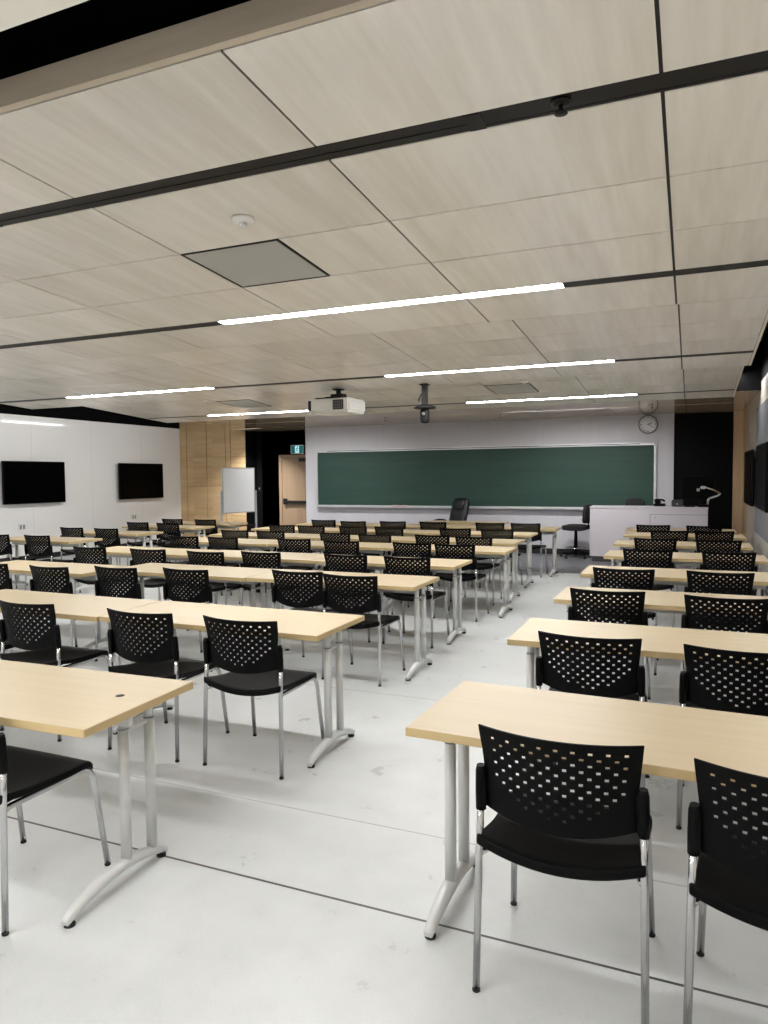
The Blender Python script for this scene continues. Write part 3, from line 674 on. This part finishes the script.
# ================================================================== STACKING CHAIR
def back_pt(s, v):
    """s -1..1 across, v height"""
    ztop = .835
    half = .222 + max(0, v-.70)/.135*.014
    x = s*half
    lean = .028*(ztop-v)/.3
    y = -.235+lean-.050*(1-s*s)-(.012*((v-.76)/.075) if v > .76 else 0)
    return x, y
def make_chair():
    t = thing('stacking_chair', '', 'chair', (0, 0, 0), 0, 'black perforated chairs')
    # backrest with a diamond field of real square holes
    NC = 17                                  # hole columns at half-spacing
    hw = .0116; pit = .0228
    xs = []; kinds = []
    tot = NC*pit
    edge = .222-tot/2-.001
    pos = -.2225
    lim = []
    lim.append(-.2225)
    for c in range(NC):
        cx_ = (c-(NC-1)/2)*pit
        lim += [cx_-hw/2, cx_+hw/2]
    lim.append(.2225)
    lim = [-.2225, -.212]+lim[1:-1]+[.212, .2225]
    svals = [q/.2225 for q in lim]
    # column index for interval i -> hole column
    colof = {}
    for c in range(NC): colof[2+2*c] = c
    NR = 12; rp = .0195; hh = .0098
    zl = [.835, .828]
    for r in range(NR):
        zc_ = .806-r*rp
        zl += [zc_+hh/2, zc_-hh/2]
    rowof = {2+2*r: r for r in range(NR)}
    zl += [.578]
    nlow = 4
    bm = bmesh.new(); grid = []
    for z in zl: grid.append([(s, z) for s in svals])
    for k in range(1, nlow+1):
        row = []
        for s in svals:
            zb = .543+.035*s*s
            row.append((s, .578+(zb-.578)*k/nlow))
        grid.append(row)
    V = [[bm.verts.new((back_pt(s, z)[0], back_pt(s, z)[1], z + (.004*(s*s) if z > .82 else 0))) for s, z in row] for row in grid]
    maxc = {0: 8, 1: 7, 2: 8, 3: 7, 4: 8, 5: 7, 6: 8, 7: 7, 8: 6, 9: 5, 10: 4, 11: 1}
    for i in range(len(V)-1):
        for j in range(len(svals)-1):
            if i in rowof and j in colof:
                r, c = rowof[i], colof[j]-(NC-1)//2
                if (c-r) % 2 == 0 and abs(c) <= maxc[r]: continue
            bm.faces.new((V[i][j], V[i+1][j], V[i+1][j+1], V[i][j+1]))
    me = bpy.data.meshes.new('backrest'); bmesh.ops.recalc_face_normals(bm, faces=list(bm.faces)); bm.to_mesh(me); bm.free()
    me.materials.append(M['plastic']); o = bpy.data.objects.new('backrest', me); COL.objects.link(o); o.parent = t
    so = o.modifiers.new('s', 'SOLIDIFY'); so.thickness = .0055; so.offset = 0
    bpy.context.view_layer.update(); apply_mods(o)
    for s in (-1, 1):
        mb = MB(); mb.tube([(s*.234, -.230, .708), (s*.234, -.228, .69), (s*.235, -.224, .63), (s*.236, -.220, .568)], .017, M['plastic'], 12, rs=[.013, .017, .0175, .0165]); mb.box(s*.2265-.008, s*.2265+.008, -.238, -.206, .578, .70, M['plastic'], .003)
        mb.build('back_sleeve', t)
    # seat shell
    bm = bmesh.new(); NX, NY = 14, 16; top = []
    def seat(u, v):     # u -1..1, v 0 (rear)..1 (front)
        y = -.245+.445*v
        wd = .246-.014*max(0, v-.8)/.2-.010*math.exp(-((v-.45)/.25)**2)
        if v > .93: wd -= .012*((v-.93)/.07)**2
        z = .474 + .024*(1-v)**3*abs(u)**2 - .018*(1-u*u)*(1-v)**.7 - .010*math.sin(math.pi*v)
        if v > .85: z -= .035*((v-.85)/.15)**2
        yy = y - .018*(1-u*u)*(1-v)**3 + .008*(1-u*u)*v
        return Vector((u*wd, yy, z))
    G = [[seat(-1+2*i/NX, (j/NY)**1.0) for i in range(NX+1)] for j in range(NY+1)]
    T = [[bm.verts.new(p) for p in row] for row in G]
    B = [[bm.verts.new(p-Vector((0, 0, (.034 if j <= 1 else .028) if (j <= 1 or i in (0, NX)) else .022))) for i, p in enumerate(row)] for j, row in enumerate(G)]
    for j in range(NY):
        for i in range(NX):
            bm.faces.new((T[j][i], T[j][i+1], T[j+1][i+1], T[j+1][i])).smooth = True
            bm.faces.new((B[j][i], B[j+1][i], B[j+1][i+1], B[j][i+1])).smooth = True
    for j in range(NY):
        for i in (0, NX): bm.faces.new((T[j][i], T[j+1][i], B[j+1][i], B[j][i]))
    for i in range(NX):
        for j in (0, NY): bm.faces.new((T[j][i], T[j][i+1], B[j][i+1], B[j][i]))
    mb = MB(); mb.add(bm, M['plastic']); se = mb.build('seat', t)
    bv = se.modifiers.new('b', 'BEVEL'); bv.width = .007; bv.segments = 2; bv.limit_method = 'ANGLE'; bv.angle_limit = math.radians(50)
    bpy.context.view_layer.update(); apply_mods(se)
    for s in (-1, 1):
        mb = MB(); mb.tube([(s*.236, -.221, .60), (s*.238, -.226, .50), (s*.240, -.230, .44), (s*.246, -.245, .012)], .0115, M['chrome'], 12); L = mb.build('rear_leg', t)
        mb = MB(); mb.lathe([(0, 0), (.0115, 0), (.0125, .002), (.0125, .008), (.0118, .010)], M['rubber'], (s*.246, -.2455, 0), n=12); mb.build('foot_cap', L)
        P = [(s*.238, -.228, .432), (s*.222, -.19, .432), (s*.216, 0, .428), (s*.217, .12, .434), (s*.220, .155, .430), (s*.223, .176, .416), (s*.225, .188, .395), (s*.227, .196, .36), (s*.240, .240, .012)]
        mb = MB(); mb.tube(P, .0115, M['chrome'], 12); L = mb.build('front_leg', t)
        mb = MB(); mb.lathe([(0, 0), (.0115, 0), (.0125, .002), (.0125, .008), (.0118, .010)], M['rubber'], (s*.240, .2403, 0), n=12); mb.build('foot_cap', L)
    return t
CH = make_chair(); ch_used = False
def place_chair(x, y, lb, group, rz=0):
    global ch_used
    if not ch_used: CH.location = (x, y, 0); CH.rotation_euler = (0, 0, rz); CH['label'] = lb; CH['group'] = group; ch_used = True; return CH
    return dup(CH, (x, y, 0), rz, lb, group)

ORD = ['nearest', 'second', 'third', 'fourth', 'fifth', 'sixth', 'seventh', 'eighth']
ORD2 = ['first', 'second', 'third', 'fourth', 'fifth', 'sixth', 'seventh', 'eighth']
# ---- tables
RIGHT_T = [(-.872, 2.222), (-.87, 3.64), (-.86, 4.94), (-.87, 6.29), (-.83, 7.73), (-.87, 9.09), (-.86, 10.42), (-.92, 11.41)]
for i, (x, y) in enumerate(RIGHT_T):
    lb = 'maple table at the right wall, closest to the camera' if i == 0 else ('maple table at the right wall, the farthest one before the white console' if i == 7 else 'maple table at the right wall, %s row from the camera' % ORD2[i])
    place_table(x, y-(.02 if i == 0 else 0), lb, 'tables along the right wall', -.036 if i == 0 else 0, left=True)
MID_T = [[(-1.895, 1.775)], [(-1.83, 3.35), (-3.36, 3.33)],
         [(-1.94, 5.10), (-3.47, 5.08), (-5.00, 4.80)], [(-2.02, 6.36), (-3.555, 6.38), (-5.09, 6.35)],
         [(-1.87, 7.76), (-3.40, 7.77), (-4.95, 7.75)], [(-2.00, 8.76), (-3.53, 8.75), (-5.06, 8.77)],
         [(-2.07, 9.98), (-3.60, 9.97), (-5.13, 9.98)], [(-1.92, 11.20), (-3.45, 11.21), (-4.98, 11.20)]]
for i, row in enumerate(MID_T):
    for j, (x, y) in enumerate(row):
        if i == 0: lb = 'maple table at the left edge closest to the camera, aisle end'
        else: lb = 'maple table in the middle block, %s row from the camera, %s' % (ORD2[i], ('at the aisle end', 'central table of the row', 'at the far left end')[j])
        tt = place_table(x, y, lb, 'tables of the middle block', .035 if i == 0 else 0)
        if i == 0:
            for c in tt.children:                      # this table's right leg set sits further in, and its top has a cable hole
                if c.name.split('.')[0] in ('leg_post', 'foot', 'top_bracket') and sum(v.co.x for v in c.data.vertices) > 0: c.location.x -= .065
                if c.name.split('.')[0] in ('leg_post', 'top_bracket'): c.location.y += .09
            mb = MB(); mb.lathe([(0, .0012), (.014, .0012), (.018, 0), (.018, -.001)], M['rubber'], (TL/2-.155, .045, TH))
            mb.build('cable_grommet', [c for c in tt.children if c.name.startswith('tabletop')][0])
FAR_T = [(-7.69, 7.18), (-7.68, 8.45), (-7.66, 9.76), (-7.64, 10.75)]
for i, (x, y) in enumerate(FAR_T):
    place_table(x, y, 'maple table by the white left wall, %s row of the left block' % ORD2[i], 'tables by the left wall')
# instructor table at the front
t = place_table(-3.04, 12.25, 'maple table standing alone at the front before the chalkboard', 'front table')

# ---- chairs
CHR = {
2: [(-2.215, 3.443), (-2.88, 3.422), (-3.755, 3.408), (-4.50, 3.41)],
3: [(-2.391, 5.169), (-2.896, 5.237), (-3.85, 5.048), (-4.503, 4.944), (-5.10, 4.79), (-5.819, 4.787)],
4: [(-2.422, 6.445), (-3.062, 6.453), (-3.983, 6.385), (-4.553, 6.246), (-5.319, 6.257), (-6.101, 6.226)],
5: [(-2.376, 7.767), (-2.893, 7.8), (-3.765, 7.76), (-4.453, 7.848), (-5.449, 7.782), (-6.041, 7.74)],
6: [(-2.463, 8.776), (-3.028, 8.868), (-3.767, 8.73), (-4.395, 8.835), (-5.421, 8.86), (-6.002, 8.829)],
7: [(-2.477, 10.027), (-3.096, 10.034), (-4.112, 10.04), (-4.671, 9.973), (-5.385, 9.95), (-5.915, 9.971)],
8: [(-2.361, 11.356), (-2.916, 11.288), (-3.856, 11.285), (-4.559, 11.26), (-5.22, 11.10), (-5.876, 11.285)]}
place_chair(-.348, 2.325, 'black perforated chair at the closest right table, nearest the camera, full back seen', 'chairs along the right wall')
place_chair(.268, 2.265, 'black perforated chair at the closest right table, cut by the right edge', 'chairs along the right wall', -.07)
RCH = {2: [(-.436, 3.695), (.212, 3.655)], 3: [(-.498, 5.09), (.202, 5.059)], 4: [(-.492, 6.242), (.208, 6.268)], 5: [(-.395, 7.844), (.335, 7.825)],
       6: [(-.381, 9.162), (.288, 9.135)], 7: [(-.263, 10.445), (.281, 10.517)], 8: [(-.512, 11.486), (.173, 11.477)]}
for i, row in RCH.items():
    for j, (x, y) in enumerate(row):
        place_chair(x, y, 'black perforated chair at the right wall tables, %s row from the camera, %s' % (ORD2[i-1], ('aisle seat', 'wall seat')[j]), 'chairs along the right wall')
place_chair(-2.435, 1.96, 'black chair at the left edge, its back cut off by the picture', 'chairs of the middle block', 0)
for i, row in CHR.items():
    for j, (x, y) in enumerate(row):
        place_chair(x, y, 'black chair, middle block, %s row from the camera, %s seat from the aisle' % (ORD2[i-1], ORD2[j]), 'chairs of the middle block', random.uniform(-.03, .03) if i > 2 else 0)
FCH = {1: [(-8.774, 7.208), (-8.075, 7.256)], 2: [(-8.818, 8.546), (-8.118, 8.541)], 3: [(-8.709, 9.869), (-8.04, 9.836)], 4: [(-8.754, 10.816), (-8.029, 10.831)]}
for i, row in FCH.items():
    for j, (x, y) in enumerate(row):
        place_chair(x, y, 'black chair by the white left wall, %s row of the left block, %s' % (ORD2[i-1], ('wall side seat', 'aisle side seat')[j]), 'chairs by the left wall')
